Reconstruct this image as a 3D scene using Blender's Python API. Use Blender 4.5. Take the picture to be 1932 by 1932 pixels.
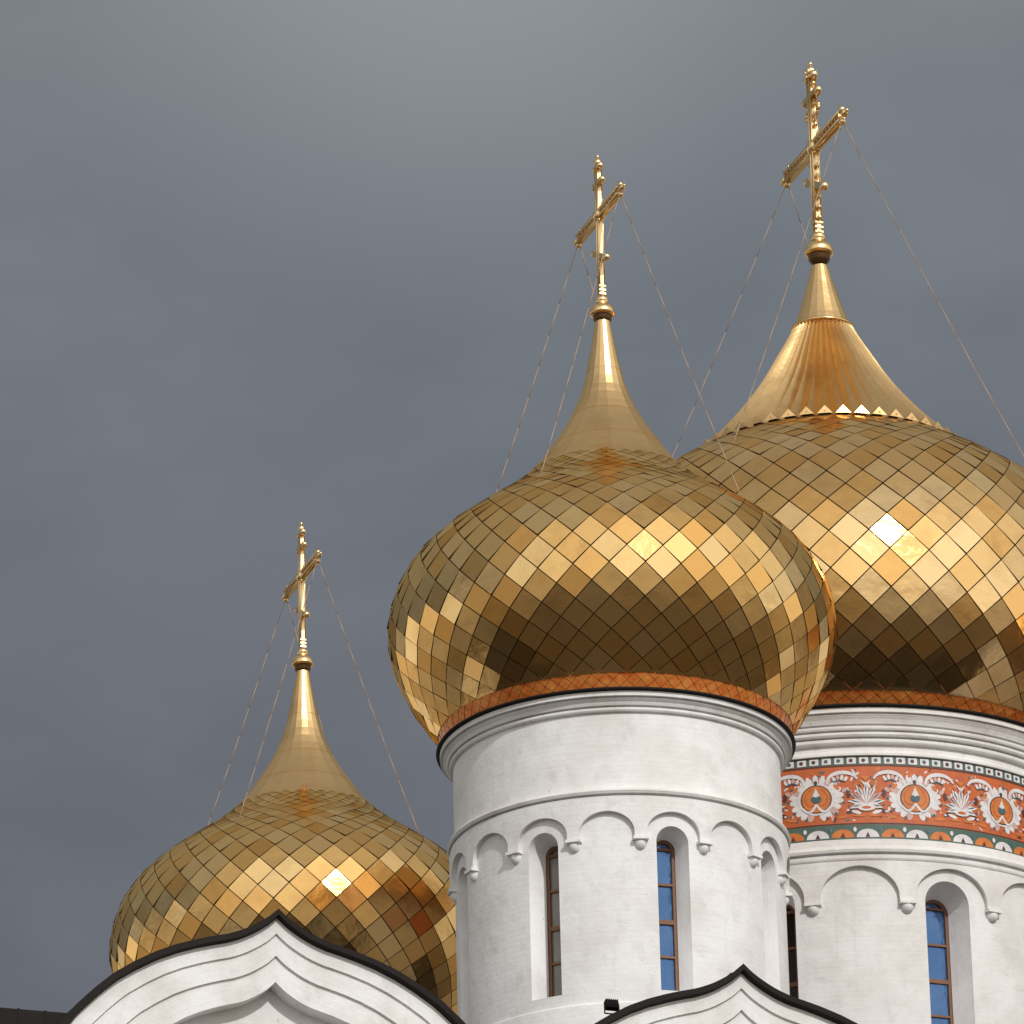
import bpy, bmesh, math, random
from mathutils import Vector, Matrix
random.seed(7)
for o in list(bpy.data.objects): bpy.data.objects.remove(o)
S = bpy.context.scene; COL = S.collection
PI = math.pi; R_ = math.radians

# ------------------------------------------------------------------ camera
P = R_(22.5); RL = R_(1.4)
fw = Vector((0, math.cos(P), math.sin(P)))
rt0 = Vector((1, 0, 0)); up0 = Vector((0, -math.sin(P), math.cos(P)))
rt = rt0*math.cos(RL) - up0*math.sin(RL); up = up0*math.cos(RL) + rt0*math.sin(RL)
cd = bpy.data.cameras.new('camera'); cam = bpy.data.objects.new('camera', cd); COL.objects.link(cam)
m3 = Matrix((rt, up, -fw)).transposed()
cam.matrix_world = Matrix.Translation((0, 0, 1.7)) @ m3.to_4x4()
cd.sensor_width = 36; cd.lens = 36*11500/1932; cd.clip_start = .5; cd.clip_end = 9000
S.camera = cam

# ------------------------------------------------------------------ sun and sky
SUN_EL, SUN_AZ = 33, 24            # elevation; degrees to the right of "straight behind the camera"
az = R_(-90+SUN_AZ); el = R_(SUN_EL)
sd = Vector((math.cos(az)*math.cos(el), math.sin(az)*math.cos(el), math.sin(el)))
ld = bpy.data.lights.new('sun', 'SUN'); ld.energy = 2.1; ld.angle = R_(2); ld.color = (1, .965, .92)
lo = bpy.data.objects.new('sun', ld); COL.objects.link(lo)
lo.rotation_euler = sd.to_track_quat('Z', 'Y').to_euler()

W = bpy.data.worlds.new('World'); S.world = W; W.use_nodes = True
nt = W.node_tree; nt.nodes.clear()
def wn(t, **k):
    n = nt.nodes.new(t)
    for a, v in k.items(): setattr(n, a, v)
    return n
def wm(op, a, b=None, c=None, clamp=False):
    n = wn('ShaderNodeMath', operation=op, use_clamp=clamp)
    for i, v in enumerate((a, b, c)):
        if v is None: continue
        if isinstance(v, (int, float)): n.inputs[i].default_value = v
        else: nt.links.new(v, n.inputs[i])
    return n.outputs[0]
def wr(val, stops, interp='LINEAR'):
    n = wn('ShaderNodeValToRGB'); n.color_ramp.interpolation = interp
    e = n.color_ramp.elements
    while len(e) < len(stops): e.new(.5)
    for q, (p, c) in zip(e, stops): q.position = p; q.color = (*c, 1)
    nt.links.new(val, n.inputs[0]); return n.outputs[0]
def wmix(f, a, b, mode='MIX'):
    n = wn('ShaderNodeMix', data_type='RGBA', blend_type=mode)
    for s, v in ((n.inputs[0], f), (n.inputs[6], a), (n.inputs[7], b)):
        if isinstance(v, (int, float)): s.default_value = v
        elif isinstance(v, tuple): s.default_value = (*v, 1)
        else: nt.links.new(v, s)
    return n.outputs[2]
def wrange(v, a, b):
    n = wn('ShaderNodeMapRange', interpolation_type='SMOOTHSTEP')
    nt.links.new(v, n.inputs[0]); n.inputs[1].default_value = a; n.inputs[2].default_value = b
    return n.outputs[0]
tc = wn('ShaderNodeTexCoord'); sx = wn('ShaderNodeSeparateXYZ'); nt.links.new(tc.outputs['Generated'], sx.inputs[0])
X, Y, Z = sx.outputs
def noise(scale, detail=4, rough=.5, dist=0., zs=1.):
    mp = wn('ShaderNodeMapping'); mp.inputs['Scale'].default_value = (1, 1, zs)
    nt.links.new(tc.outputs['Generated'], mp.inputs[0])
    n = wn('ShaderNodeTexNoise'); n.inputs['Scale'].default_value = scale; n.inputs['Detail'].default_value = detail
    n.inputs['Roughness'].default_value = rough; n.inputs['Distortion'].default_value = dist
    nt.links.new(mp.outputs[0], n.inputs['Vector']); return n.outputs[0]
def dirdist(v):                     # distance of the direction from a fixed sky direction
    n = wn('ShaderNodeVectorMath', operation='DISTANCE'); nt.links.new(tc.outputs['Generated'], n.inputs[0])
    n.inputs[1].default_value = v; return n.outputs['Value']
n1 = noise(6, 4, .5, .3, 1.6)
n2 = noise(22, 3, .5, .2, 2.0)
# storm cloud deck: grey blue, brighter towards a thin place in the cloud
wz = wm('ADD', Z, wm('MULTIPLY', wm('SUBTRACT', n1, .5), .055))
storm = wr(wz, [(0, (.20, .21, .24)), (.25, (.118, .127, .155)), (.345, (.136, .150, .180)), (.40, (.155, .176, .207)), (.445, (.195, .219, .243)), (.50, (.25, .275, .29)), (.62, (.29, .295, .295)), (.85, (.36, .355, .34)), (1, (.36, .35, .34))])
thin = dirdist((-.005, math.cos(R_(28.5)), math.sin(R_(28.5))))
thin = wrange(wm('ADD', thin, wm('MULTIPLY', wm('SUBTRACT', n2, .5), .05)), .078, .0)
storm = wmix(wm('MULTIPLY', thin, .55), storm, (.395, .43, .45))
storm = wmix(.22, storm, wr(n2, [(.3, (.13, .14, .16)), (.7, (.26, .27, .29))]))
# the physical sky shows through where the cloud has cleared, behind the camera and along the horizon
sky = wn('ShaderNodeTexSky', sky_type='NISHITA'); sky.sun_disc = False
sky.sun_elevation = el; sky.sun_rotation = R_(180-SUN_AZ); sky.air_density = 1.0; sky.dust_density = 1.5
skyc = wn('ShaderNodeVectorMath', operation='SCALE'); nt.links.new(sky.outputs[0], skyc.inputs[0]); skyc.inputs['Scale'].default_value = .085
n3 = noise(3.2, 6, .6, .8, 1.4)
cloudlit = wr(n3, [(.35, (.84, .82, .77)), (.5, (.98, .95, .89)), (.62, (1.22, 1.18, 1.09))])
clear = wmix(wrange(n3, .42, .30), cloudlit, skyc.outputs[0])
YR = wm('ADD', wm('MULTIPLY', Y, .91), wm('MULTIPLY', X, -.42))
BACK = wm('MULTIPLY', wrange(YR, .15, -.55), wrange(wm('ADD', Z, wm('MULTIPLY', wm('SUBTRACT', n3, .5), .25)), .99, .66))
HORI = wm('MULTIPLY', wrange(Z, .25, .08), .85)
sel = wm('MAXIMUM', BACK, HORI)
col = wmix(sel, storm, clear)
col = wmix(wrange(Z, .004, -.01), col, (.05, .045, .04))
bg = wn('ShaderNodeBackground'); nt.links.new(col, bg.inputs[0]); bg.inputs[1].default_value = 1.0
ow = wn('ShaderNodeOutputWorld'); nt.links.new(bg.outputs[0], ow.inputs[0])

S.view_settings.view_transform = 'Standard'; S.view_settings.look = 'None'
S.view_settings.exposure = 0; S.view_settings.gamma = 1
S.render.engine = 'CYCLES'; S.cycles.max_bounces = 8; S.cycles.glossy_bounces = 5

# ------------------------------------------------------------------ materials
class MT:
    def __init__(s, name):
        s.m = bpy.data.materials.new(name); s.m.use_nodes = True; s.t = s.m.node_tree
        s.b = s.t.nodes['Principled BSDF']
    def n(s, t, **k):
        q = s.t.nodes.new(t)
        for a, v in k.items(): setattr(q, a, v)
        return q
    def l(s, a, b): s.t.links.new(a, b)
    def noise(s, scale, detail=4, rough=.55, vec=None, mapscale=None):
        q = s.n('ShaderNodeTexNoise'); q.inputs['Scale'].default_value = scale; q.inputs['Detail'].default_value = detail; q.inputs['Roughness'].default_value = rough
        if vec is None: vec = s.n('ShaderNodeTexCoord').outputs['Object']
        if mapscale:
            mp = s.n('ShaderNodeMapping'); mp.inputs['Scale'].default_value = mapscale; s.l(vec, mp.inputs[0]); vec = mp.outputs[0]
        s.l(vec, q.inputs['Vector']); return q.outputs[0]
    def ramp(s, v, stops):
        q = s.n('ShaderNodeValToRGB'); e = q.color_ramp.elements
        while len(e) < len(stops): e.new(.5)
        for a, (p, c) in zip(e, stops): a.position = p; a.color = (*c, 1) if not isinstance(c, float) else (c, c, c, 1)
        s.l(v, q.inputs[0]); return q.outputs[0]
    def mix(s, f, a, b, mode='MIX'):
        q = s.n('ShaderNodeMix', data_type='RGBA', blend_type=mode)
        for k, v in ((q.inputs[0], f), (q.inputs[6], a), (q.inputs[7], b)):
            if isinstance(v, (int, float)): k.default_value = v
            elif isinstance(v, tuple): k.default_value = (*v, 1)
            else: s.l(v, k)
        return q.outputs[2]
    def bump(s, h, strength, dist=.02):
        q = s.n('ShaderNodeBump'); q.inputs['Strength'].default_value = strength; q.inputs['Distance'].default_value = dist
        s.l(h, q.inputs['Height'])
        prev = s.b.inputs['Normal'].links
        if prev: s.l(prev[0].from_socket, q.inputs['Normal'])
        s.l(q.outputs[0], s.b.inputs['Normal'])
    def set(s, **k):
        for a, v in k.items():
            i = s.b.inputs[a.replace('_', ' ')]
            if isinstance(v, (int, float)): i.default_value = v
            elif isinstance(v, tuple): i.default_value = (*v, 1)
            else: s.l(v, i)
        return s

def gold(name, lo_, mid, hi_, r0=.12, r1=.20, buckle=.24):
    g = MT(name)
    rnd = g.n('ShaderNodeNewGeometry').outputs['Random Per Island']
    c = g.ramp(rnd, [(0, lo_), (.5, mid), (1, hi_)])
    dirt = g.noise(1.1, 6, .65)
    c = g.mix(g.ramp(dirt, [(.52, 0.), (.72, .35)]), c, (.50, .27, .10))
    g.set(Base_Color=c, Metallic=1.0)
    rn = g.n('ShaderNodeMath', operation='MULTIPLY_ADD'); g.l(rnd, rn.inputs[0]); rn.inputs[1].default_value = r1-r0; rn.inputs[2].default_value = r0
    g.l(rn.outputs[0], g.b.inputs['Roughness'])
    g.bump(g.noise(2.6, 3, .5), buckle, .02); g.bump(g.noise(.9, 2, .5), buckle*.8, .05)
    gl = g.n('ShaderNodeBsdfAnisotropic', distribution='BECKMANN'); g.l(c, gl.inputs['Color']); g.l(rn.outputs[0], gl.inputs['Roughness'])
    g.l(g.b.inputs['Normal'].links[0].from_socket, gl.inputs['Normal'])
    g2 = g.n('ShaderNodeBsdfAnisotropic', distribution='GGX'); g.l(c, g2.inputs['Color']); g2.inputs['Roughness'].default_value = .46
    g.l(g.b.inputs['Normal'].links[0].from_socket, g2.inputs['Normal'])
    mx = g.n('ShaderNodeMixShader'); mx.inputs[0].default_value = .15; g.l(gl.outputs[0], mx.inputs[1]); g.l(g2.outputs[0], mx.inputs[2])
    g.l(mx.outputs[0], g.t.nodes['Material Output'].inputs['Surface'])
    return g.m
GOLD = gold('gilded_scales', (.78, .43, .13), (.88, .56, .215), (.94, .66, .31))
GOLDL = gold('gilded_large_scales', (.84, .48, .16), (.90, .58, .24), (.95, .68, .35), .12, .20, .34)
GOLDS = gold('gilded_sheet', (.93, .62, .28), (.95, .64, .30), (.96, .67, .33), .28, .38, .35)
GOLDX = gold('gilded_cross', (.86, .64, .34), (.88, .67, .38), (.90, .70, .42), .3, .4, .1)
SEAM = MT('dark_scale_seam').set(Base_Color=(.10, .06, .025), Metallic=.6, Roughness=.55).m
BRONZE = MT('dark_bronze').set(Base_Color=(.10, .055, .025), Metallic=.8, Roughness=.4).m
refl = MT('orange_reflection'); refl.set(Base_Color=refl.mix(refl.ramp(refl.noise(5, 6, .7), [(.35, 0.), (.65, 1.)]), (.80, .17, .03), (1., .40, .10)), Metallic=.25, Roughness=.3); refl.bump(refl.noise(5, 4), .5, .03); REFLECT_ORANGE = refl.m  # orange reflection of the sunlit cornice, put into the colour of the lowest scales

def plaster(name, base, dirt):
    w = MT(name); uv = w.n('ShaderNodeUVMap').outputs[0]
    a = w.noise(.9, 7, .62); b = w.noise(4, 6, .65, mapscale=(1, 1, .6)); c = w.noise(1.5, 6, .6, uv, (1, 5, 1))
    col = w.mix(w.ramp(a, [(.42, 0.), (.66, .8)]), base, dirt)
    col = w.mix(w.ramp(c, [(.55, 0.), (.8, .3)]), col, tuple(x*.86 for x in dirt))
    col = w.mix(w.ramp(b, [(.55, 0.), (.75, .4)]), col, tuple(x*.75 for x in dirt))
    st = w.noise(1.0, 5, .6, uv, (5, .35, 1)); col = w.mix(w.ramp(st, [(.6, 0.), (.85, .4)]), col, tuple(x*.78 for x in dirt))
    lg = w.noise(2.2, 7, .7, uv, (.6, 1.4, 1)); col = w.mix(w.ramp(lg, [(.56, 0.), (.66, .35)]), col, tuple(x*.88 for x in dirt))
    sp = w.noise(9, 2, .5); col = w.mix(w.ramp(sp, [(.74, 0.), (.78, .55)]), col, (.42, .37, .32))
    w.set(Base_Color=col, Roughness=.85)
    br = w.n('ShaderNodeTexBrick'); w.l(uv, br.inputs['Vector']); br.inputs['Scale'].default_value = 1
    br.inputs['Brick Width'].default_value = .30; br.inputs['Row Height'].default_value = .10; br.inputs['Mortar Size'].default_value = .012; br.inputs['Mortar Smooth'].default_value = 1
    br.inputs['Color1'].default_value = (1, 1, 1, 1); br.inputs['Color2'].default_value = (.7, .7, .7, 1); br.inputs['Mortar'].default_value = (0, 0, 0, 1)
    w.bump(br.outputs['Color'], .26, .008)
    w.bump(w.noise(5, 6, .65), .5, .02)
    w.bump(w.noise(38, 3, .6), .25, .004)
    return w.m
WHITE = plaster('whitewashed_brick', (.81, .81, .825), (.66, .645, .64))
TRIM = plaster('whitewashed_trim', (.79, .79, .80), (.62, .60, .585))
dk = MT('dark_roof_sheet'); dk.set(Base_Color=dk.mix(dk.noise(2, 5), (.010, .008, .008), (.022, .018, .017)), Roughness=.75, Specular_IOR_Level=.15); DARK = dk.m
FLASH = MT('black_flashing').set(Base_Color=(.010, .009, .009), Roughness=.7, Specular_IOR_Level=.2).m
wd = MT('brown_window_wood'); wd.set(Base_Color=wd.mix(wd.noise(12, 4), (.13, .055, .025), (.24, .11, .05)), Roughness=.6); WOOD = wd.m
gb = MT('sky_tinted_pane'); gb.set(Base_Color=gb.mix(gb.noise(1.4, 3), (.055, .14, .33), (.12, .22, .42)), Metallic=.75, Roughness=.1); gb.bump(gb.noise(2.2, 3), .5, .05); PSKY = gb.m  # reflected blue sky is put into the pane colour
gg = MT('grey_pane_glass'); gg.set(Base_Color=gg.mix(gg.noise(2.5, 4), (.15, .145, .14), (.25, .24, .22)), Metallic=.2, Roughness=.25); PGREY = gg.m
bk = MT('dark_pane_glass').set(Base_Color=(.02, .018, .016), Roughness=.15); PDARK = bk.m
def paint(name, c, r=.6):
    p = MT(name); p.set(Base_Color=p.mix(p.ramp(p.noise(6, 5), [(.4, 0.), (.75, .6)]), c, tuple(x*.62 for x in c)), Roughness=r); return p.m
FR_RED = paint('frieze_red', (.54, .125, .035)); FR_OR = paint('frieze_orange', (.62, .19, .04))
FR_WH = paint('frieze_white', (.72, .71, .74)); FR_GR = paint('frieze_green', (.07, .13, .11))
FR_BL = paint('frieze_teal', (.05, .13, .17)); FR_DK = paint('frieze_dark', (.09, .03, .03)); FR_PK = paint('frieze_pink', (.60, .40, .38))
grd = MT('ground_cover'); gn = grd.mix(grd.noise(.03, 6), (.040, .032, .018), (.085, .058, .038)); far = grd.mix(grd.ramp(grd.noise(.0018, 5), [(.26, 0.), (.42, 1.)]), gn, (.46, .40, .30))
vl = grd.n('ShaderNodeVectorMath', operation='DISTANCE'); vl.inputs[1].default_value = (2, 105, 0); grd.l(grd.n('ShaderNodeTexCoord').outputs['Object'], vl.inputs[0])
mr = grd.n('ShaderNodeMapRange'); grd.l(vl.outputs['Value'], mr.inputs[0]); mr.inputs[1].default_value = 95; mr.inputs[2].default_value = 230  # unseen ground further out made pale to brighten dome reflections and bounce light
grd.set(Base_Color=grd.mix(mr.outputs[0], gn, far), Roughness=.95); GROUND = grd.m

# ------------------------------------------------------------------ helpers
def link(o, parent=None, loc=(0, 0, 0), rz=0):
    COL.objects.link(o); o.location = loc; o.rotation_euler = (0, 0, rz)
    if parent is not None: o.parent = parent
    return o
def obj(name, bm, mats, parent=None, loc=(0, 0, 0), rz=0, label=None, recalc=False):
    if recalc: bmesh.ops.recalc_face_normals(bm, faces=bm.faces)
    me = bpy.data.meshes.new(name); bm.to_mesh(me); bm.free()
    for m in (mats if isinstance(mats, (list, tuple)) else [mats]): me.materials.append(m)
    o = link(bpy.data.objects.new(name, me), parent, loc, rz)
    if label: o['label'] = label
    return o
def dup(o, parent, loc, rz, label=None):
    c = link(o.copy(), parent, loc, rz)
    if label: c['label'] = label
    elif 'label' in c: del c['label']
    return c
def cr(x, pts):                      # smooth curve through (z, r) points
    n = len(pts); i = 0
    while i < n-2 and x > pts[i+1][0]: i += 1
    def tan(k):
        a, b = max(k-1, 0), min(k+1, n-1); return (pts[b][1]-pts[a][1])/(pts[b][0]-pts[a][0])
    z0, r0 = pts[i]; z1, r1 = pts[i+1]; h = z1-z0; t = min(max((x-z0)/h, 0), 1)
    return (2*t**3-3*t*t+1)*r0+(t**3-2*t*t+t)*h*tan(i)+(3*t*t-2*t**3)*r1+(t**3-t*t)*h*tan(i+1)
def lathe(bm, prof, segs=96, smooth=True, mi=0, sharp=False):
    """prof: list of (r, z) from bottom to top, outside surface"""
    uvl = bm.loops.layers.uv.verify()
    def ring(r, z): return [bm.verts.new((r*math.cos(2*PI*i/segs), r*math.sin(2*PI*i/segs), z)) for i in range(segs)]
    prev = None; dist = 0
    for k, (r, z) in enumerate(prof):
        if k:
            dist += math.hypot(r-prof[k-1][0], z-prof[k-1][1])
            if sharp: prev = ring(*prof[k-1])
        cur = ring(r, z)
        if k:
            for i in range(segs):
                j = (i+1) % segs
                f = bm.faces.new((prev[i], prev[j], cur[j], cur[i])); f.smooth = smooth; f.material_index = mi
                rr = max(r, prof[k-1][0])
                for lp, (ii, zz) in zip(f.loops, ((i, prof[k-1][1]), (i+1, prof[k-1][1]), (i+1, z), (i, z))):
                    lp[uvl].uv = (ii*2*PI/segs*rr, zz)
        prev = cur
    return prev
def bevel_prof(pts, b=.012, n=2):    # round the corners of a profile
    out = [pts[0]]
    for a, p, c in zip(pts, pts[1:], pts[2:]):
        va = Vector((a[0]-p[0], a[1]-p[1])); vc = Vector((c[0]-p[0], c[1]-p[1]))
        q = min(b, va.length*.45, vc.length*.45)
        A = Vector(p)+va.normalized()*q; Cc = Vector(p)+vc.normalized()*q
        for k in range(n+1):
            t = k/n; out.append(tuple(A*(1-t)**2+Vector(p)*2*t*(1-t)+Cc*t*t))
    out.append(pts[-1]); return out
def box(bm, x0, x1, y0, y1, z0, z1, mi=0, M=None):
    v = [Vector((x, y, z)) for z in (z0, z1) for y in (y0, y1) for x in (x0, x1)]
    if M is not None: v = [M @ q for q in v]
    v = [bm.verts.new(q) for q in v]
    for f in ((0, 2, 3, 1), (4, 5, 7, 6), (0, 1, 5, 4), (2, 6, 7, 3), (0, 4, 6, 2), (1, 3, 7, 5)):
        bm.faces.new([v[i] for i in f]).material_index = mi
def tube(bm, a, b, r, n=8, r2=None):
    a, b = Vector(a), Vector(b); d = (b-a).normalized(); r2 = r if r2 is None else r2
    s = d.orthogonal().normalized(); t = d.cross(s)
    A = [bm.verts.new(a+(s*math.cos(2*PI*i/n)+t*math.sin(2*PI*i/n))*r) for i in range(n)]
    B = [bm.verts.new(b+(s*math.cos(2*PI*i/n)+t*math.sin(2*PI*i/n))*r2) for i in range(n)]
    for i in range(n):
        j = (i+1) % n; bm.faces.new((A[i], A[j], B[j], B[i])).smooth = True
    bm.faces.new(A[::-1]); bm.faces.new(B)
def ball(bm, c, r, sz=1., u=10, v=7):
    bmesh.ops.create_uvsphere(bm, u_segments=u, v_segments=v, radius=r, matrix=Matrix.Translation(c) @ Matrix.Diagonal((1, 1, sz, 1)))
    for f in bm.faces:
        if len(f.verts) <= 4 and (f.calc_center_median()-Vector(c)).length < r*max(1, sz)*1.05: f.smooth = True

# ------------------------------------------------------------------ the gilded scales
def scales(prof, N, z0, z1, k=1.04, tilt=.85, lift=.007, j0=-1, seed=1):
    rg = random.Random(seed); bm = bmesh.new()
    rows = [z0]
    while rows[-1] < z1:
        z = rows[-1]; r = cr(z, prof); dr = (cr(z+.01, prof)-r)/.01
        rows.append(z+PI*r/N*k/math.sqrt(1+dr*dr))
    def nrm(z):
        dr = (cr(z+.01, prof)-cr(z-.01, prof))/.02; q = math.sqrt(1+dr*dr); return 1/q, -dr/q
    def P_(j, a, off):
        z = rows[j]; r = cr(z, prof); nr, nz = nrm(z)
        return Vector(((r+nr*off)*math.cos(a), (r+nr*off)*math.sin(a), z+nz*off))
    for j in range(j0, len(rows)-2):
        for i in range(N):
            a = (i+.5*(j % 2))*2*PI/N; da = PI/N
            s = min(1., cr(rows[j+1], prof)/3)
            jb = max(j, 0); L = lift*s
            vs = [P_(jb, a, L), P_(j+1, a+da, L*.35), P_(j+2, a, 0), P_(j+1, a-da, L*.35)]
            if j < 0: vs[0] = P_(0, a, L)
            c = sum(vs, Vector())/4
            n = (vs[2]-vs[0]).cross(vs[3]-vs[1]).normalized()
            if n.dot(Vector((math.cos(a), math.sin(a), 0))) < 0 and abs(n.z) < .95: n = -n
            pl = [v-n*(v-c).dot(n) for v in vs]                         # a flat sheet
            rot = Matrix.Rotation(R_(rg.gauss(0, tilt)), 3, (vs[2]-vs[0]).normalized()) @ Matrix.Rotation(R_(rg.gauss(0, tilt)), 3, (vs[1]-vs[3]).normalized())
            pl = [c+rot @ ((v-c)*.957) for v in pl]
            top = [bm.verts.new(v) for v in pl]; bot = [bm.verts.new(v-n*.05*s) for v in pl]
            f = bm.faces.new(top)
            if f.normal.length == 0: f.normal_update()
            f.normal_update()
            if f.normal.dot(n) < 0: f.normal_flip()
            for q in range(4):
                g = bm.faces.new((top[q], bot[q], bot[(q+1) % 4], top[(q+1) % 4])); g.material_index = 1
    # dark lining under the sheets
    zs = [z0+(z1-z0)*t/60 for t in range(61)]
    lathe(bm, [(cr(z, prof)-.055*min(1, cr(z, prof)/3), z) for z in zs], 96, True, 1)
    return bm, rows[-2]

# ------------------------------------------------------------------ walls of a drum with openings
def archz(x, hw, zs, zt, e=1.0):     # arch with springing zs, top zt
    t = min(abs(x)/hw, 1); return zs+(zt-zs)*math.sqrt(max(0, 1-t*t))
def drumwall(bm, r, zt, zb, ops, segs=128):
    """ops: (angle, halfwidth, z_spring, z_top, z_sill or None)"""
    uvl = bm.loops.layers.uv.verify()
    ang = [2*PI*i/segs for i in range(segs)]; spans = []
    for (a, hw, zs, ztp, sill) in ops:
        ha = math.asin(hw/r); a %= 2*PI
        spans.append((a, ha, hw, zs, ztp, sill))
    def inside(x):
        for s in spans:
            d = (x-s[0]+PI) % (2*PI)-PI
            if abs(d) < s[1]-1e-6: return s, d
        return None
    ang = [x for x in ang if inside(x) is None]
    for s in spans:
        for k in range(25): ang.append((s[0]-s[1]*math.cos(PI*k/24)) % (2*PI))
    ang = sorted(set(round(x, 7) for x in ang))
    def quad(a0, a1, z00, z01, z10, z11):    # bottom a0, top a0, bottom a1, top a1
        pts = ((a0, z00), (a1, z10), (a1, z11), (a0, z01))
        vs = [bm.verts.new((r*math.cos(a), r*math.sin(a), z)) for a, z in pts]
        f = bm.faces.new(vs); f.smooth = True
        for lp, (a, z) in zip(f.loops, pts): lp[uvl].uv = (a*r, z)
    for i, a0 in enumerate(ang):
        a1 = ang[(i+1) % len(ang)]
        if a1 < a0: a1 += 2*PI
        h = inside((a0+a1)/2)
        if h is None: quad(a0, a1, zb, zt, zb, zt)
        else:
            s, d = h
            zz = []
            for q in (a0, a1):
                dd = (q-s[0]+PI) % (2*PI)-PI; zz.append(archz(math.sin(dd)*r, s[2], s[3], s[4]))
            quad(a0, a1, zz[0], zt, zz[1], zt)
            if s[5] is not None: quad(a0, a1, zb, s[5], zb, s[5])
    bmesh.ops.remove_doubles(bm, verts=bm.verts, dist=.0004)
def archpts(hw, zs, zt, sill, n=20):
    pts = [(-hw, sill)]
    for k in range(n+1):
        t = PI-PI*k/n; pts.append((hw*math.cos(t), zs+(zt-zs)*math.sin(t)))
    pts.append((hw, sill)); return pts
def strip(bm, A, B, close=False, smooth=True, mi=0):
    uvl = bm.loops.layers.uv.verify()
    a = [bm.verts.new(p) for p in A]; b = [bm.verts.new(p) for p in B]; n = len(a)
    for i in range(n if close else n-1):
        j = (i+1) % n; f = bm.faces.new((a[i], a[j], b[j], b[i])); f.smooth = smooth; f.material_index = mi
        for lp, q in zip(f.loops, ((i*.1, 0), (j*.1, 0), (j*.1, .3), (i*.1, .3))): lp[uvl].uv = q
def rotz(p, a): c, s = math.cos(a), math.sin(a); return Vector((p[0]*c-p[1]*s, p[0]*s+p[1]*c, p[2]))

# ------------------------------------------------------------------ cathedral
TH = R_(19.6)
MX, MY, MZ = 1.799, 105.083, 40.417
cath = bpy.data.objects.new('cathedral', None); COL.objects.link(cath)
cath.location = (MX, MY, 0); cath.rotation_euler = (0, 0, TH)
cath['label'] = 'white cathedral with gilded onion domes, tall crosses and a painted frieze'; cath['category'] = 'cathedral'
def to_local(x, y):
    dx, dy = x-MX, y-MY; return (dx*math.cos(TH)+dy*math.sin(TH), -dx*math.sin(TH)+dy*math.cos(TH))
def facing(x, y):                    # local angle that points from (world x, y) to the camera
    return math.atan2(-y, -x)-TH
Mloc = (0, 0); Lloc = to_local(-4.61, 123.096); Rloc = to_local(6.53, 115.41); Nloc = (17.6, .3)
A_M = facing(MX, MY); A_R = facing(6.53, 115.41)
RZ = 43.24

PROF = [(0, 3.06), (.35, 3.29), (.75, 3.56), (1.2, 3.84), (1.8, 4.09), (2.35, 4.16), (2.95, 4.05), (3.5, 3.78), (4.0, 3.32), (4.5, 2.68), (5.0, 1.98), (5.5, 1.43), (6.0, 1.06), (6.6, .69), (7.2, .43), (8.0, .25), (8.7, .13)]
PROFR = [(0, 4.42), (.35, 4.80), (.8, 5.24), (1.25, 5.58), (1.75, 5.82), (2.3, 5.95), (2.9, 5.97), (3.6, 5.86), (4.35, 5.60), (5.15, 5.22), (5.75, 4.72), (6.25, 4.10), (6.65, 3.54), (6.95, 3.03), (7.15, 2.60), (7.35, 2.2)]
SKIRT = [(7.12, 2.76), (7.4, 2.45), (7.8, 2.08), (8.3, 1.68), (8.9, 1.27), (9.5, .94), (10.15, .61), (10.95, .35), (11.65, .16)]

def spire(prof, z0, z1, bands, segs, parent, loc, grow=.004):
    bm = bmesh.new(); pts = []
    zs = [z0]+bands+[z1]
    for a, b in zip(zs, zs[1:]):
        n = max(2, int((b-a)/.18))
        off = grow
        for k in range(n+1):
            z = a+(b-a)*k/n; pts.append((cr(z, prof)+off*(1-k/n)+.004, z))
    lathe(bm, pts, segs, False)
    return obj('spire', bm, GOLDS, parent, loc)
def finial(parent, zb, s, loc=(0, 0, 0)):
    bm = bmesh.new()
    pts = [(.20, -.10), (.25, -.085), (.262, -.05), (.25, .02), (.21, .09), (.15, .14), (.10, .17), (.13, .21), (.14, .26), (.10, .31), (.06, .36), (.05, .40)]
    lathe(bm, [(r*s, zb+z*s) for r, z in pts], 24)
    o = obj('finial_ball', bm, GOLDS, parent, loc)
    bm = bmesh.new(); lathe(bm, [(r*s, zb+z*s) for r, z in ((.10, -.30), (.165, -.24), (.19, -.19), (.19, -.12), (.20, -.10))], 24)
    obj('finial_collar', bm, BRONZE, parent, loc); return o

def corner_dome(loc, label, rz=0):
    bm, ztop = scales(PROF, 40, .31, 5.45, 1.0)
    d = obj('onion_dome', bm, [GOLD, SEAM], cath, (*loc, MZ), rz, label)
    spire(PROF, ztop-.02, 8.72, [6.0, 6.65, 7.6], 20, d, (0, 0, 0))
    finial(d, 8.87, .92)
    bm, q_ = scales([(z, r-.012) for z, r in PROF], 80, .0, .36, 1.0, .8, .006, seed=9); obj('reflection_band', bm, [REFLECT_ORANGE, SEAM], d)  # band added for the orange reflection at the dome foot
    return d
M_dome = corner_dome(Mloc, 'middle onion dome of gilded diamond scales on the plain white drum', .03)
def dup_tree(o, parent, loc, rz, label=None):
    c = dup(o, parent, loc, rz, label)
    for ch in list(o.children):
        k = ch.copy(); COL.objects.link(k); k.parent = c
    return c
L_dome = dup_tree(M_dome, cath, (*Lloc, MZ), 2.13, 'lowest onion dome, behind the ogee gable at the left')
N_dome = dup_tree(M_dome, cath, (*Nloc, MZ), 4.0, 'onion dome over the far right corner')

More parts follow.
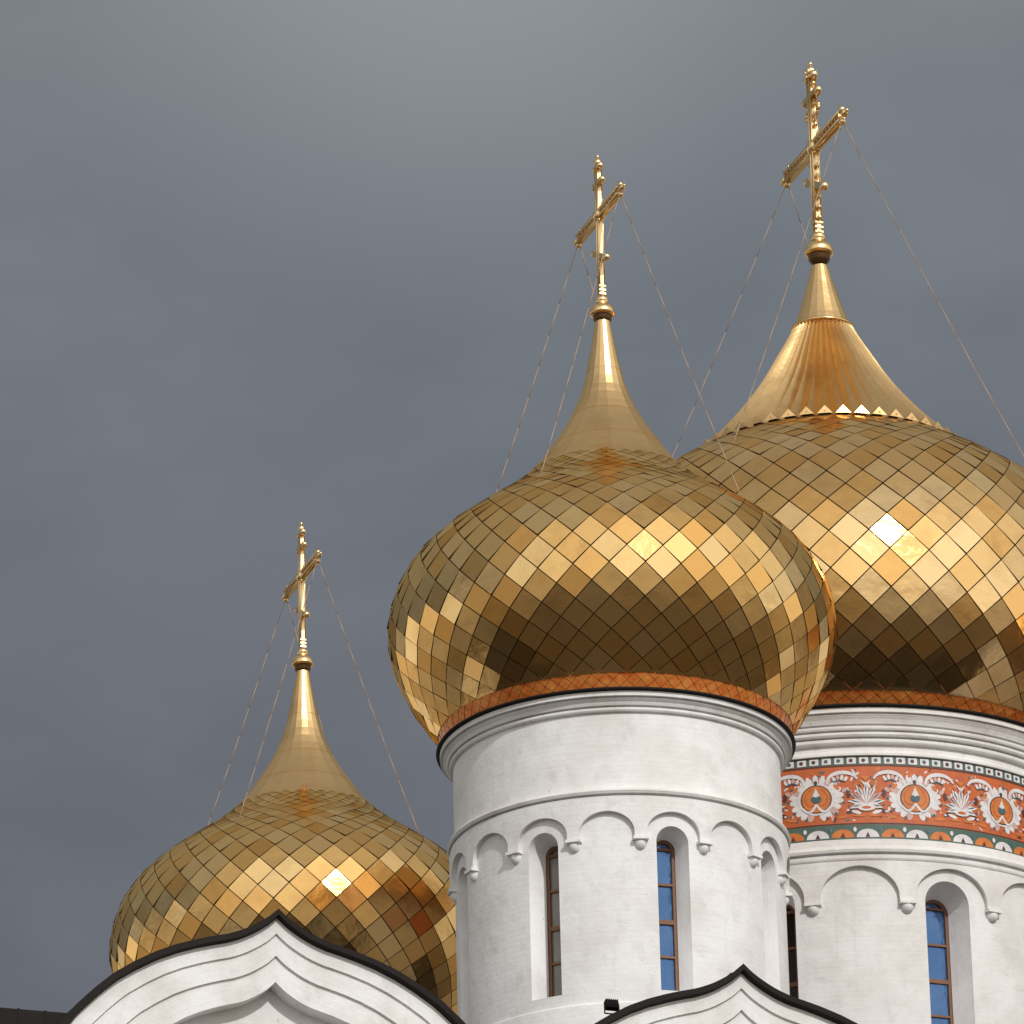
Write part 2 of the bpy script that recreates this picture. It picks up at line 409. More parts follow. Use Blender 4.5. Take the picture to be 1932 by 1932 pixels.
# central dome
bm, ztop = scales(PROFR, 48, .36, 7.12, 1.02, .7, .006, -1, 5)
R_dome = obj('onion_dome', bm, [GOLDL, SEAM], cath, (*Rloc, RZ), .05, 'largest onion dome with a pleated gilded collar, at the right edge')
spire(SKIRT, 10.1, 11.62, [10.2], 20, R_dome, (0, 0, 0))
finial(R_dome, 12.0, 1.18)
bm, q_ = scales([(z, r-.012) for z, r in PROFR], 96, .0, .42, 1.0, .8, .006, seed=9); obj('reflection_band', bm, [REFLECT_ORANGE, SEAM], R_dome)  # same added band of coloured-in reflection, wider
# pleated skirt
bm = bmesh.new(); NP = 48; rings = []
NZ = 22
for k in range(NZ+1):
    t = k/NZ; z = 7.12+(10.2-7.12)*t; r = cr(z, SKIRT)+.01
    amp = (.105*(1-t)+.026)
    rings.append([bm.verts.new(((r+(amp if i % 2 else -amp))*math.cos(PI*i/NP), (r+(amp if i % 2 else -amp))*math.sin(PI*i/NP), z-(0 if i % 2 else -.0))) for i in range(2*NP)])
for A, B in zip(rings, rings[1:]):
    for i in range(2*NP):
        j = (i+1) % (2*NP); bm.faces.new((A[i], A[j], B[j], B[i]))
r0 = cr(7.12, SKIRT)+.02
for i in range(NP):                   # turned up bright tips at the hem
    a = PI*(2*i+1)/NP; h = PI/NP*.92
    p = [((r0-.02)*math.cos(a-h), (r0-.02)*math.sin(a-h), 7.13), ((r0+.10)*math.cos(a-h*.9), (r0+.10)*math.sin(a-h*.9), 7.07), ((r0+.10)*math.cos(a+h*.9), (r0+.10)*math.sin(a+h*.9), 7.07), ((r0-.02)*math.cos(a+h), (r0-.02)*math.sin(a+h), 7.13)]
    apex = bm.verts.new(((r0+.075)*math.cos(a), (r0+.075)*math.sin(a), 7.25))
    q = [bm.verts.new(v) for v in (p[1], p[2])]
    bm.faces.new((q[0], q[1], apex))
    b0 = bm.verts.new(p[0]); b1 = bm.verts.new(p[3])
    bm.faces.new((b0, b1, q[1], q[0])); bm.faces.new((b0, q[0], apex)); bm.faces.new((q[1], b1, apex))
lathe(bm, [(.62, 10.15), (.655, 10.16), (.655, 10.21), (.60, 10.22)], 40)
obj('pleated_skirt', bm, GOLDS, R_dome)

# ------------------------------------------------------------------ crosses
def knob(bm, c, d, s):
    """trefoil end: three balls"""
    d = Vector(d).normalized(); c = Vector(c); z = Vector((0, 0, 1)) if abs(d.z) < .5 else Vector((0, 1, 0))
    ball(bm, c+d*.11*s, .065*s); ball(bm, c+z*.10*s+d*.02*s, .058*s); ball(bm, c-z*.10*s+d*.02*s, .058*s); ball(bm, c+d*.21*s, .032*s)
def cross(loc, z0, H, zbar, half, s, label, rich=False):
    bm = bmesh.new(); w = .055*s
    box(bm, -w, w, -w, w, 0, H-.12*s)
    # raised rails on the faces of the post
    for sx_ in (-1, 1):
        for sy_ in (-1, 1): tube(bm, (sx_*w, sy_*w, .02), (sx_*w, sy_*w, H-.14*s), .018*s, 6)
    for k in range(3): box(bm, -w*1.35, w*1.35, -w*1.35, w*1.35, .02+.09*k*s, .06+.09*k*s)
    if rich:
        zz = .35
        while zz < H-.3:
            if abs(zz-zbar) > .3:
                for sy_ in (-1, 1): ball(bm, (0, sy_*w*1.9, zz), .045*s, 1, 8, 5)
            zz += .24
    o = obj('cross', bm, GOLDX, cath, (*loc, z0), 0, label)
    bm = bmesh.new(); h = .075*s
    for q in (-1, 1): box(bm, -w*1.25, w*1.25, -half, half, zbar+q*h-.028*s, zbar+q*h+.028*s)
    n = int(half/.17)
    for k in range(-n, n+1):
        if k: box(bm, -w*1.1, w*1.1, k*.17-.02, k*.17+.02, zbar-h, zbar+h)
    for q in (-1, 1):
        knob(bm, (0, q*half, zbar), (0, q, 0), 1.15*s)
        # little flames rising and hanging from the bar ends
        tube(bm, (0, q*half*.93, zbar+h), (0, q*half*.93, zbar+h+.2*s), .03*s, 6, .006)
        tube(bm, (0, q*half*.93, zbar-h), (0, q*half*.93, zbar-h-.16*s), .03*s, 6, .006)
    ball(bm, (0, 0, zbar), .15*s, 1, 12, 8)
    # rays in the crossing
    for k in range(4):
        a = PI/4+k*PI/2
        for da in (-.25, 0, .25):
            tube(bm, (0, 0, zbar), (0, math.cos(a+da)*.38*s, zbar+math.sin(a+da)*.38*s), .022*s, 5, .004)
    obj('crossbar', bm, GOLDX, o)
    bm = bmesh.new(); zf = H*.30; hl = .42*s
    Mx = Matrix.Translation((0, 0, zf)) @ Matrix.Rotation(R_(28), 4, 'X')
    box(bm, -w*1.1, w*1.1, -hl, hl, -.06*s, .06*s, 0, Mx)
    for q in (-1, 1): ball(bm, Mx @ Vector((0, q*hl, 0)), .085*s)
    obj('footrest_bar', bm, GOLDX, o)
    bm = bmesh.new(); zt = H*.83; hl = .24*s if not rich else .30*s
    box(bm, -w*1.1, w*1.1, -hl, hl, zt-.05*s, zt+.05*s)
    for q in (-1, 1): ball(bm, (0, q*hl, zt), .075*s)
    if rich:
        for q in (-1, 1):
            for k in range(7):
                t = k/6; a = PI*t
                tube(bm, (0, q*(.05+.25*math.sin(a))*s, zt-.5*s+t*.42*s), (0, q*(.05+.25*math.sin(PI*(t+.15)))*s, zt-.5*s+(t+.15)*.42*s), .03*s, 6)
    obj('top_bar', bm, GOLDX, o)
    bm = bmesh.new()
    knob(bm, (0, 0, H-.20*s), (0, 0, 1), 1.4*s)
    if rich:
        for k in range(8):
            a = 2*PI*k/8; ball(bm, (.10*math.cos(a), .10*math.sin(a), H-.22), .04)
            tube(bm, (.09*math.cos(a), .09*math.sin(a), H-.2), (.15*math.cos(a), .15*math.sin(a), H-.05), .015, 5)
    obj('top_ornament', bm, GOLDX, o)
    return o
M_cross = cross(Mloc, MZ+9.18, 2.85, 1.70, 1.16, .88, 'cross on the middle dome')
L_cross = dup_tree(M_cross, cath, (*Lloc, MZ+9.18), 0, 'small cross on the lowest dome')
N_cross = dup_tree(M_cross, cath, (*Nloc, MZ+9.18), 0, 'cross on the far right corner dome')
R_cross = cross(Rloc, RZ+12.36, 3.86, 2.02, 1.55, 1.2, 'tallest and most ornate cross, on the largest dome', True)

def chains(loc, z0, zbar, half, prof, zd, which, Rr=None):
    for (q, da) in which:
        a = (-PI/2 if q < 0 else PI/2)+da
        r = cr(zd, prof)
        A = Vector((loc[0], loc[1]+q*half, zbar)); B = Vector((loc[0]+r*math.cos(a), loc[1]+r*math.sin(a), z0+zd))
        bm = bmesh.new(); n = 10; pr = None; L = (B-A).length
        for k in range(n+1):
            t = k/n; p = A.lerp(B, t)-Vector((0, 0, 1))*math.sin(PI*t)*.012*L-A
            if pr is not None: tube(bm, pr, p, .010, 5)
            pr = p
        for k in range(1, 40): ball(bm, A.lerp(B, k/40)-Vector((0, 0, 1))*math.sin(PI*k/40)*.012*L-A, .011, 1, 5, 4)
        obj('stay_chain', bm, CHAIN, cath, A)
CHAIN = MT('chain_metal').set(Base_Color=(.38, .28, .21), Metallic=.2, Roughness=.5).m
four = [(-1, R_(48)), (-1, R_(-48)), (1, R_(48)), (1, R_(-48))]
chains(Mloc, MZ, MZ+9.18+1.66, 1.15, PROF, 4.5, four)
chains(Lloc, MZ, MZ+9.18+1.66, 1.15, PROF, 4.5, four)
chains(Rloc, RZ, RZ+12.36+1.94, 1.55, PROFR, 6.0, four)

# ------------------------------------------------------------------ drums
def make_drum(loc, z0, r, zs, zb, arches, wins, a_first, label, cornice, string, N=16):
    """zs: arcade (spring, top, string bottom)"""
    bm = bmesh.new()
    drumwall(bm, r, cornice[0], zb, [(w['a'], w['hw'], w['spr'], w['top'], w['sill']) for w in wins])
    for w in wins:                    # splayed embrasures
        d, wi = w['d'], w['wi']
        outer = archpts(w['hw'], w['spr'], w['top'], w['sill']); sc = wi/w['hw']
        inner = archpts(wi, w['spr'], w['spr']+(w['top']-w['spr'])*sc, w['sill']+.10)
        A = [rotz((math.sqrt(r*r-x*x), x, z), w['a']) for x, z in outer]
        B = [rotz((r-d, x, z), w['a']) for x, z in inner]
        strip(bm, A, B, True)
        e = [bm.verts.new(rotz((r-d, x, z), w['a'])) for x, z in ((-wi, w['sill']+.1), (wi, w['sill']+.1))]
    top = lathe(bm, [(r-.02, zb-.02), (r-.02, zb)], 96)
    D = obj('drum', bm, WHITE, cath, (*loc, z0), 0, label)
    # arcade of blind arches in relief
    if arches:
        t = .10; sp, tp, sb = arches; hw = PI*r/N*.84
        bm = bmesh.new()
        ctr = [a_first+(k+.5)*2*PI/N for k in range(N)]
        drumwall(bm, r+t, sb, sp-.10, [(a, hw, sp, tp, None) for a in ctr], 64)
        for a in ctr:
            pts = archpts(hw, sp, tp, sp-.10, 18)
            strip(bm, [rotz((math.sqrt((r+t)**2-x*x), x, z), a) for x, z in pts], [rotz((math.sqrt(r*r-x*x)-.01, x, z), a) for x, z in pts])
        for k in range(N):            # underside between arches
            a = a_first+k*2*PI/N; h = PI/N*.17
            q = [(r+t, -h), (r+t, h), (r-.01, h), (r-.01, -h)]
            bm.faces.new([bm.verts.new((rr*math.cos(a+b), rr*math.sin(a+b), sp-.10)) for rr, b in q])
        obj('arcade', bm, TRIM, D)
        bm = bmesh.new(); cs = zs
        box(bm, r-.02, r+.14, -.165*cs, .165*cs, sp-.155, sp-.10)
        # rounded drop under the abacus
        n = 12; prev = None
        for (rr, zz) in ((.125, -.155), (.135, -.20), (.12, -.25), (.085, -.30), (.03, -.325)):
            rr *= cs
            cur = [bm.verts.new((r-.01+max(0, rr*1.05*math.cos(-PI/2+PI*i/n)), rr*math.sin(-PI/2+PI*i/n), sp+zz*(.9+.1*cs))) for i in range(n+1)]
            if prev:
                for i in range(n): bm.faces.new((cur[i], cur[i+1], prev[i+1], prev[i])).smooth = True
            prev = cur
        c0 = obj('corbel', bm, TRIM, D, (0, 0, 0), a_first)
        for k in range(1, N):
            ang = a_first+k*2*PI/N
            dd = (ang-A_M+PI) % (2*PI)-PI
            if abs(dd) < R_(100): dup(c0, D, (0, 0, 0), ang)
    bm = bmesh.new(); lathe(bm, bevel_prof(cornice[1], .006, 1), 128, True, 0, True); obj('cornice', bm, TRIM, D)
    bm = bmesh.new(); lathe(bm, cornice[2], 128, True); obj('cornice_flashing', bm, FLASH, D)
    for pr in string:
        bm = bmesh.new(); lathe(bm, bevel_prof(pr, .008, 1), 128, True, 0, True); obj('string_course', bm, TRIM, D)
    return D

def window(loc, z0, r, w, bars, pane, label, plabel=None):
    d, wi, a = w['d'], w['wi'], w['a']; sc = wi/w['hw']
    spr, sill = w['spr'], w['sill']+.10; top = spr+(w['top']-spr)*sc
    bm = bmesh.new(); f = .055
    o = archpts(wi+.01, spr, top+.01, sill-.01, 16); i_ = archpts(wi-f, spr, top-f, sill+f*.6, 16)
    x0 = r-d-.02; x1 = x0-.06
    A = [(x0, x, z) for x, z in o]; B = [(x0, x, z) for x, z in i_]; Cc = [(x1, x, z) for x, z in i_]
    strip(bm, A, B, True, False); strip(bm, B, Cc, True, False)
    for k, zb_ in enumerate(bars):
        h = .022 if k != 2 else .04
        box(bm, x1, x0-.004, -wi+f*.5, wi-f*.5, zb_-h, zb_+h)
    fr = obj('window', bm, WOOD, cath, (*loc, z0), a, label)
    bm = bmesh.new(); pts = archpts(wi, spr, top, sill, 16)
    fc = bm.faces.new([bm.verts.new((x1+.012, x, z)) for x, z in pts]); fc.normal_update()
    if fc.normal.x < 0: fc.normal_flip()
    obj('pane', bm, pane, fr, (0, 0, 0), 0, plabel)
    return fr

deg = R_
wM = lambda a: dict(a=A_M+deg(a), hw=.30, spr=-2.79, top=-2.49, sill=-5.56, d=.48, wi=.20)
winsM = [wM(-26.8-45), wM(-26.8), wM(18.6), wM(63.6)]
corM = (-.02, [(2.95, -.36), (3.05, -.36), (3.075, -.33), (3.075, -.285), (3.02, -.285), (3.02, -.258), (3.10, -.258), (3.13, -.20), (3.19, -.15), (3.15, -.15), (3.15, -.122), (3.235, -.122), (3.235, -.03), (2.9, -.028)],
        [(3.20, -.027), (3.295, -.027), (3.305, .0), (3.295, .022), (2.98, .032)])
strM = [[(2.95, -2.07), (3.065, -2.07), (3.085, -2.03), (3.085, -1.965), (3.03, -1.965), (3.03, -1.935), (3.11, -1.935), (3.14, -1.88), (3.12, -1.83), (2.95, -1.80)]]
M_drum = make_drum(Mloc, MZ, 3.00, .83, -8.6, (-2.64, -2.25, -2.03), winsM, A_M+deg(7.4-22.5*8), 'plain white drum under the middle dome, with slit windows and blind arches', corM, strM)
bm = bmesh.new(); lathe(bm, bevel_prof([(2.98, -8.6), (3.045, -8.59), (3.045, -5.80), (2.98, -5.76)], .015), 128); obj('plinth', bm, WHITE, M_drum)
barsM = [-2.76, -3.42, -4.12, -4.77]
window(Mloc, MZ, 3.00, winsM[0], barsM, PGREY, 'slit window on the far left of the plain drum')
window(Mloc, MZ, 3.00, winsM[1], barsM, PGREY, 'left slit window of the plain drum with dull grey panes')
window(Mloc, MZ, 3.00, winsM[2], barsM, PSKY, 'slit window of the plain drum with panes tinted blue like reflected sky')
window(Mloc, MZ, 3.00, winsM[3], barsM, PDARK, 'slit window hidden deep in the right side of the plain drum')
# drums under the two other corner domes (mostly behind the gables)
for loc, lb in ((Lloc, 'white drum under the lowest dome'), (Nloc, 'white drum under the far right corner dome')):
    make_drum(loc, MZ, 3.00, None, -8.6, None, [], 0, lb, corM, strM)

wR = lambda a: dict(a=A_R+deg(a), hw=.46, spr=-3.88, top=-3.42, sill=-8.4, d=.60, wi=.28)
winsR = [wR(-18.8), wR(24.3), wR(69.8)]
corR = (-.02, [(4.5, -.70), (4.66, -.70), (4.69, -.66), (4.69, -.60), (4.63, -.60), (4.63, -.57), (4.72, -.57), (4.75, -.53), (4.75, -.48), (4.67, -.48), (4.67, -.45), (4.77, -.45), (4.79, -.41), (4.79, -.37), (4.72, -.37), (4.72, -.34), (4.80, -.34), (4.84, -.25), (4.90, -.17), (4.86, -.17), (4.86, -.14), (4.94, -.14), (4.94, -.04), (4.2, -.035)],
        [(4.9, -.036), (4.985, -.036), (5.0, 0), (4.985, .022), (4.2, .032)])
strR = [[(4.5, -3.09), (4.70, -3.09), (4.72, -3.05), (4.72, -2.98), (4.65, -2.98), (4.65, -2.94), (4.75, -2.94), (4.77, -2.88), (4.73, -2.80), (4.71, -2.66), (4.5, -2.64)],
        [(4.5, -.93), (4.66, -.93), (4.66, -.87), (4.5, -.87)]]
R_drum = make_drum(Rloc, RZ, 4.59, .98, -11.3, (-3.80, -3.19, -3.0), winsR, A_R+deg(-8.5-22.5*7), 'broad white drum under the largest dome, banded with a painted frieze', corR, strR)
barsR = [-3.78, -4.51, -5.24, -5.94, -6.62, -7.3]
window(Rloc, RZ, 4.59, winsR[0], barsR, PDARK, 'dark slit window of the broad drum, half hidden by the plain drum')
window(Rloc, RZ, 4.59, winsR[1], barsR, PSKY, 'tall window of the broad drum with panes tinted blue like reflected sky')
window(Rloc, RZ, 4.59, winsR[2], barsR, PSKY, 'window on the far right of the broad drum')

# ------------------------------------------------------------------ painted frieze
def frieze(parent, r0, zt, zb, a_c, n):
    mats = [FR_RED, FR_OR, FR_WH, FR_GR, FR_BL, FR_DK, FR_PK]
    bm = bmesh.new(); per = 2*PI/n; rg = random.Random(3)
    lathe(bm, [(r0+.012, zb), (r0+.012, zt)], 160, True, 0)
    top_b, bot_b = zt-.17, zb+.29
    lathe(bm, [(r0+.016, top_b), (r0+.016, zt)], 160, True, 3)
    lathe(bm, [(r0+.016, zb), (r0+.016, bot_b)], 160, True, 3)
    for zz, h in ((top_b-.03, .022), (bot_b+.01, .022)): lathe(bm, [(r0+.019, zz), (r0+.019, zz+h)], 160, True, 5)
    def poly(pts, a, mi, off):
        r = r0+.012+off
        vs = [bm.verts.new((r*math.cos(a+x/r), r*math.sin(a+x/r), z)) for x, z in pts]
        try: bm.faces.new(vs).material_index = mi
        except ValueError: pass
    def stroke(pts, a, wd, mi, off):
        for k, (p, q) in enumerate(zip(pts, pts[1:])):
            d = Vector((q[0]-p[0], q[1]-p[1]));
            if d.length < 1e-6: continue
            nn = Vector((-d.y, d.x)).normalized(); w0 = wd(k/(len(pts)-1)) if callable(wd) else wd; w1 = wd((k+1)/(len(pts)-1)) if callable(wd) else wd
            e = d.normalized()*.004
            P0 = Vector(p)-e; P1 = Vector(q)+e
            poly([tuple(P0-nn*w0), tuple(P1-nn*w1), tuple(P1+nn*w1), tuple(P0+nn*w0)], a, mi, off+.0006*(k % 2))
    def ell(cx, cz, rx, rz, n_=16, rot=0):
        c, s = math.cos(rot), math.sin(rot)
        return [(cx+rx*math.cos(2*PI*k/n_)*c-rz*math.sin(2*PI*k/n_)*s, cz+rx*math.cos(2*PI*k/n_)*s+rz*math.sin(2*PI*k/n_)*c) for k in range(n_)]
    zm = (top_b+bot_b)/2-.03
    for i in range(n*90):             # small painted sprigs between the large motifs
        a = a_c+rg.random()*2*PI; z = rg.uniform(bot_b+.07, top_b-.07)
        if abs((a-A_R+PI) % (2*PI)-PI) > R_(110): continue
        sz = rg.uniform(.018, .045)
        t = rg.random()*PI; c_, s_ = math.cos(t), math.sin(t)
        poly([(sz*1.6*math.cos(q)*c_-sz*.6*math.sin(q)*s_, z+sz*1.6*math.cos(q)*s_+sz*.6*math.sin(q)*c_) for q in [k*PI/3 for k in range(6)]], a, rg.choice((1, 1, 1, 2, 2, 6, 3, 5, 4)), .0022+.0008*(i % 2))
    for i in range(n):
        a = a_c+i*per
        dd = (a-A_R+PI) % (2*PI)-PI
        if abs(dd) > R_(110): continue
        j = lambda s=1.: rg.uniform(-.012, .012)*s
        # wreath medallion
        for k in range(21):
            t = -PI/2+.28+(2*PI-.56)*k/20
            cx, cz = .43*math.cos(t), zm-.02+.37*math.sin(t)
            poly(ell(cx+j(), cz+j(), .105, .062, 10, t), a, (2, 2, 6, 2, 2, 2)[k % 6], .004+.0007*(k % 3))
            poly(ell(.55*math.cos(t+.19), zm-.02+.45*math.sin(t+.19), .035, .026, 8, t), a, 4 if k % 2 else 0, .008)
        poly(ell(0, zm-.03, .36, .33, 28), a, 2, .010)
        poly(ell(0, zm-.03, .305, .29, 28), a, 5, .012)
        poly(ell(0, zm-.03, .28, .268, 28), a, 1, .014)
        for q in (-1, 1):             # the ring curls inwards at the foot
            stroke([(q*(.27-.27*t/8), zm-.20-.12*math.sin(PI*t/8)+.06*t/8) for t in range(9)], a, .022, 2, .017)
            stroke([(q*.04, zm-.15), (q*.13, zm-.17), (q*.20, zm-.10), (q*.22, zm+.02), (q*.17, zm+.12), (q*.08, zm+.19)], a, .011, 0, .017)
        poly(ell(0, zm-.03, .10, .085, 14), a, 3, .019)
        poly(ell(0, zm-.045, .07, .05, 12), a, 4, .0215)
        poly([(-.075, zm+.03), (-.03, zm+.02), (0, zm+.0), (.03, zm+.02), (.075, zm+.03), (.035, zm+.11), (0, zm+.20), (-.035, zm+.11)], a, 2, .023)
        poly([(-.04, zm+.33), (.04, zm+.33), (.055, zm+.41), (0, zm+.47), (-.055, zm+.41)], a, 2, .016)
        poly(ell(0, zm+.30, .035, .045, 8), a, 5, .018)
        # scrolls springing to the palmette between
        half = per*r0/2
        for q in (-1, 1):
            for m_ in range(7): poly(ell(q*(.60+.045*m_)+j(2), zm-.30+.10*m_+j(2), .03, .022, 7, m_), a, (2, 4, 1, 6, 2, 5, 1)[m_], .006)
            poly(ell(q*.66, zm-.30, .10, .045, 10, q*.5), a, 5, .004); poly(ell(q*.62, zm+.05, .05, .09, 10), a, 5, .003)
            pts = [(q*(.22+.30*(1-math.cos(PI*t/10))), zm+.26+.23*math.sin(PI*t/10)**.8) for t in range(0, 10)]
            stroke(pts, a, lambda t: .020+.018*math.sin(PI*t), 2, .016)
            for m_ in range(4): poly(ell(q*(.36+.075*m_), zm+.40-.03*abs(m_-1.5), .032, .062, 8, q*(.5-.35*m_)), a, 2 if m_ != 1 else 6, .011+.001*m_)
            stroke([(q*.36, zm+.30), (q*.46, zm+.34), (q*.58, zm+.30)], a, .012, 4, .015)
            poly(ell(q*.40, zm+.20, .075, .04, 10, -q*.8), a, 1, .009); poly(ell(q*.55, zm+.13, .06, .04, 10, q*.6), a, 6, .009)
            poly(ell(q*.50, zm-.42, .12, .03, 10, q*.15), a, 1, .009)
        b = a+per/2
        for m_, (ang, l) in enumerate(((90, .50), (66, .47), (114, .47), (40, .42), (140, .42), (15, .38), (165, .38), (-10, .33), (190, .33))):
            A = R_(ang); ux, uz = math.cos(A), math.sin(A); nx, nz = -uz, ux; zz0 = zm-.17; w_ = .05
            poly([(0, zz0), (ux*l*.6+nx*w_, zz0+uz*l*.6+nz*w_), (ux*l, zz0+uz*l-.03), (ux*l*.6-nx*w_, zz0+uz*l*.6-nz*w_)], b, 2 if m_ not in (3, 4) else 6, .010+.0012*m_)
            poly([(ux*l*.35, zz0+uz*l*.35), (ux*l*.65+nx*.012, zz0+uz*l*.65+nz*.012), (ux*l*.85, zz0+uz*l*.85), (ux*l*.65-nx*.012, zz0+uz*l*.65-nz*.012)], b, 4, .0235)
        poly(ell(0, zm-.24, .17, .07, 14), b, 2, .022); poly(ell(0, zm-.24, .09, .03, 10), b, 0, .025)
        for q in (-1, 1): poly(ell(q*.20, zm-.33, .10, .035, 10, q*.3), b, 2, .012)
        poly([(-.10, zm+.33), (-.02, zm+.20), (0, zm+.05), (.02, zm+.20), (.10, zm+.33), (0, zm+.25)], b, 2, .02)
        poly([(-.10, zm+.40), (.10, zm+.40), (0, zm+.31)], b, 1, .012)
        poly(ell(-.15, zm-.40, .12, .025, 10), b, 1, .012); poly(ell(.15, zm-.40, .12, .025, 10), b, 1, .012)
        # borders
        m = 8
        for k in range(m):
            c = a+per*(k/m); hw = per*r0/m/2
            poly([(-hw*.86, top_b+.02), (hw*.62, top_b+.02), (hw*.62, zt-.02), (-hw*.86, zt-.02)], c, 2, .010)
            poly(ell(-hw*.2, top_b+.085, hw*.34, .04, 8), c, (5, 3, 4, 5)[k % 4], .012)
        m = 4
        for k in range(m):
            c = a+per*(k/m); w = per*r0/m/2*.92; mi = 1 if k % 2 else 2
            poly([(-w*math.cos(PI*t/8), zb+.03+.17*math.sin(PI*t/8)) for t in range(9)], c, mi, .010)
            poly([(-.045, zb+.035), (.045, zb+.035), (0, zb+.13)], c, 5, .013)
            for q in (-1, 1): poly(ell(q*per*r0/m/2, zb+.19, .035, .05, 8), c, 2 if mi == 1 else 4, .010+.002*(q > 0))
    fz = obj('frieze', bm, mats, parent)
frieze(R_drum, 4.59, -.935, -2.62, A_R+deg(-6.7), 15)

# ------------------------------------------------------------------ ogee gables of the front wall
GP = [(0, 0), (.10, -.095), (.2, -.18), (.42, -.32), (.62, -.425), (.87, -.52), (1.15, -.59), (1.42, -.665), (1.78, -.785), (2.14, -.94), (2.5, -1.14), (2.87, -1.38), (3.2, -1.67), (3.55, -2.02), (3.85, -2.42), (4.05, -2.85), (4.15, -3.3)]
FY = -5.0; AZ = 34.91
def gcurve(off):
    """the ogee moved inwards by off metres along its normals"""
    out = [(x*(1-off/4.15), z*(1-off/5.5)-off*1.12) for x, z in GP]
    L = [(-x, z) for x, z in out[::-1]][:-1]+out
    return L
def resample(pts, n):
    d = [0]
    for a, b in zip(pts, pts[1:]): d.append(d[-1]+math.dist(a, b))
    out = []
    for k in range(n+1):
        s = d[-1]*k/n; i = 0
        while i < len(d)-2 and d[i+1] < s: i += 1
        t = (s-d[i])/(d[i+1]-d[i]); out.append((pts[i][0]*(1-t)+pts[i+1][0]*t, pts[i][1]*(1-t)+pts[i+1][1]*t))
    return out
def gc(off, n=96):
    c = gcurve(off); h = len(c)//2
    return resample(c[:h+1], n//2)[:-1]+resample(c[h:], n//2)
def gable_parts(cx, label, dz=0):
    # mouldings: (inward offset, proud y)
    prof = [(.12, -.17), (.36, -.17), (.365, -.12), (.40, -.12), (.405, -.135), (.70, -.135), (.705, -.08), (.735, -.08), (.74, -.09), (1.10, -.09), (1.105, .28)]
    bm = bmesh.new(); cs = [gc(o) for o, y in prof]
    for (o, y), (o2, y2), A, B in zip(prof, prof[1:], cs, cs[1:]):
        strip(bm, [(x, y, z) for x, z in A], [(x, y2, z) for x, z in B], False, False)
    A = gc(1.105); n = len(A)
    g = obj('gable', bm, TRIM, cath, (cx, FY, AZ+dz), 0, label)
    bm = bmesh.new(); uvl = bm.loops.layers.uv.verify()
    f = bm.faces.new([bm.verts.new((x, .27, z)) for x, z in A])
    for lp in f.loops: lp[uvl].uv = (lp.vert.co.x, lp.vert.co.z)
    bmesh.ops.triangulate(bm, faces=bm.faces)
    obj('tympanum', bm, WHITE, g)
    # dark sheet roof edge, overhanging, and the vault behind it
    bm = bmesh.new(); T = gc(0); U = gc(.095); V = gc(.13)
    strip(bm, [(x, -.30, z) for x, z in T], [(x, -.31, z) for x, z in U], False, False)
    strip(bm, [(x, -.31, z) for x, z in U], [(x, -.10, z) for x, z in V], False, False)
    strip(bm, [(x, 4.6, z) for x, z in T], [(x, -.30, z) for x, z in T], False, False)
    for k in range(9):
        y = .3+.5*k
        strip(bm, [(x, y, z+.03) for x, z in T], [(x, y+.03, z+.03) for x, z in T], False, False)
        strip(bm, [(x, y, z-.01) for x, z in T], [(x, y, z+.03) for x, z in T], False, False)
    obj('gable_roof', bm, DARK, g)
    return g
g0 = gable_parts(-8.14, 'ogee gable at the left in front of the lowest dome')
for cx, lb in ((.24, 'ogee gable cut by the bottom edge, in front of the plain drum'), (8.85, 'ogee gable below the frame under the broad drum'), (17.3, 'ogee gable at the far right of the front wall')):
    dup_tree(g0, cath, (cx, FY, AZ-.25), 0, lb)

# walls and roof of the body
bm = bmesh.new(); uvl = bm.loops.layers.uv.verify()
x0, x1, y0, y1, zt = -12.25, 21.5, FY+.05, 25.0, AZ-3.3
box(bm, x0, x1, y0, y1, 0, zt)
for f in bm.faces:
    for lp in f.loops: c = lp.vert.co; lp[uvl].uv = (c.x+c.y, c.z)
obj('wall', bm, WHITE, cath)
bm = bmesh.new(); box(bm, x0-.3, x1+.3, y0+.3, y1+.3, zt+.003, zt+.16); box(bm, x0+3, x1-3, y0+4, y1-3, zt+.16, zt+.9)
obj('roof', bm, DARK, cath)
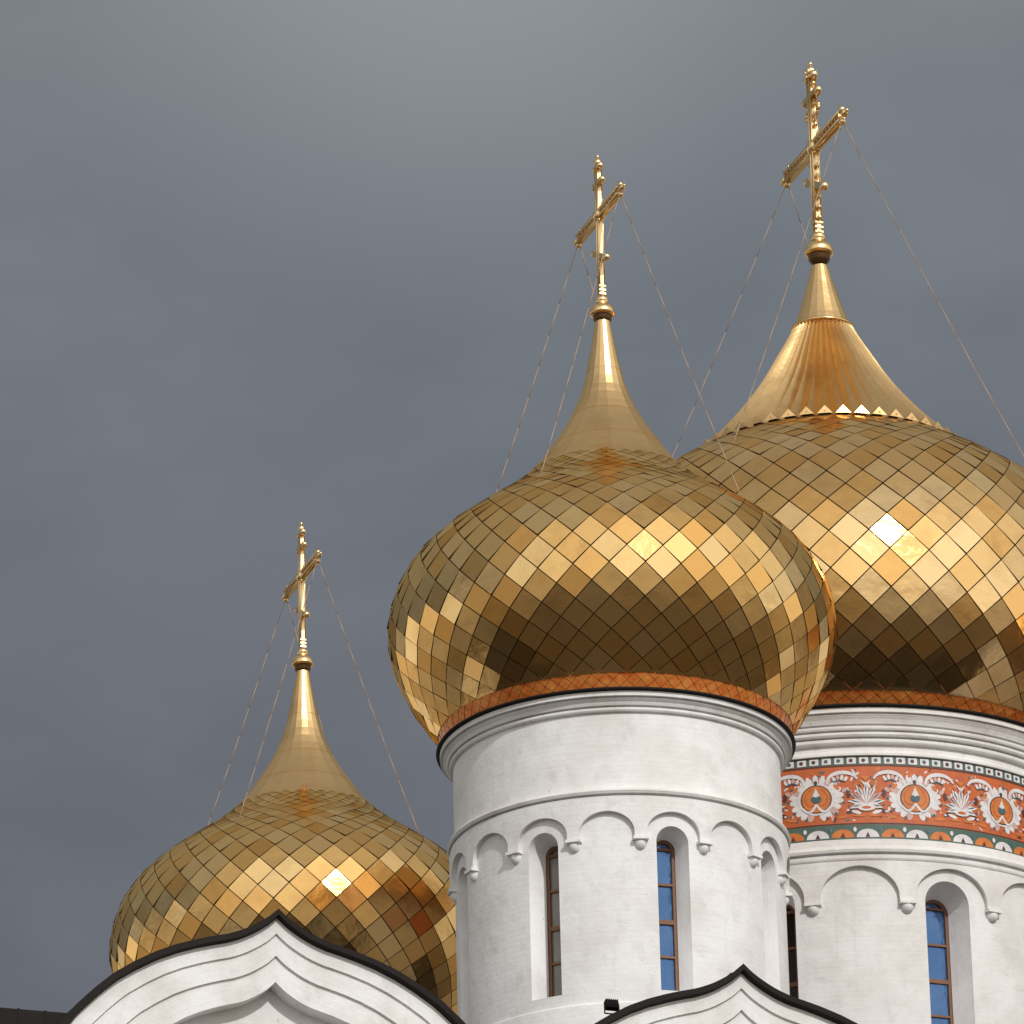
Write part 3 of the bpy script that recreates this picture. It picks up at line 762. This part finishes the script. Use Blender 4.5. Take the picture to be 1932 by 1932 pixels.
# low dark roof running on to the left of the gables
bm = bmesh.new()
box(bm, -20.5, -11.2, FY-.02, FY+.5, AZ-2.40, AZ-2.06)
v = [bm.verts.new(p) for p in ((-20.5, FY+.5, AZ-2.06), (-11.2, FY+.5, AZ-2.06), (-11.2, FY+7, AZ-1.7), (-20.5, FY+7, AZ-1.7))]
bm.faces.new(v)
for k in range(20): box(bm, -20.4+k*.46, -20.37+k*.46, FY-.035, FY+.5, AZ-2.4, AZ-2.05)
obj('side_roof', bm, DARK, cath)
bm = bmesh.new(); uvl = bm.loops.layers.uv.verify(); box(bm, -20.2, -12.25, FY+.3, FY+18, 0, AZ-2.41)
obj('side_wall', bm, WHITE, cath)

# ------------------------------------------------------------------ floodlight on the roof
fl = bpy.data.objects.new('floodlight', None); COL.objects.link(fl)
fl['label'] = 'small black floodlight on the roof at the foot of the plain white drum'; fl['category'] = 'floodlight'
lp_ = Vector((-1.80, -4.2)); c, s = math.cos(TH), math.sin(TH)
fl.location = (MX+lp_.x*c-lp_.y*s, MY+lp_.x*s+lp_.y*c, 33.74); fl.rotation_euler = (0, 0, TH)
LH = .34
bm = bmesh.new()
Mx = Matrix.Translation((0, 0, LH)) @ Matrix.Rotation(R_(-25), 4, 'X')
box(bm, -.115, .115, -.05, .06, -.085, .085, 0, Mx)
for k in range(6): box(bm, -.105+k*.038, -.09+k*.038, -.085, -.045, -.07, .07, 0, Mx)
obj('housing', bm, FLASH, fl)
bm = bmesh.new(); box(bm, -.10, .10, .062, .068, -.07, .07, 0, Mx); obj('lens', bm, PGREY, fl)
bm = bmesh.new(); tube(bm, (-.13, 0, LH), (-.13, 0, LH-.16), .014); tube(bm, (.13, 0, LH), (.13, 0, LH-.16), .014); tube(bm, (-.13, 0, LH-.16), (.13, 0, LH-.16), .014); tube(bm, (0, 0, -.15), (0, 0, LH-.16), .022)
obj('bracket', bm, FLASH, fl)

# ------------------------------------------------------------------ ground
bm = bmesh.new(); bmesh.ops.create_grid(bm, x_segments=8, y_segments=8, size=4000)
g = obj('ground', bm, GROUND); g['kind'] = 'structure'; g['label'] = 'ground round the cathedral, dark near by, made pale far out to lighten the domes'
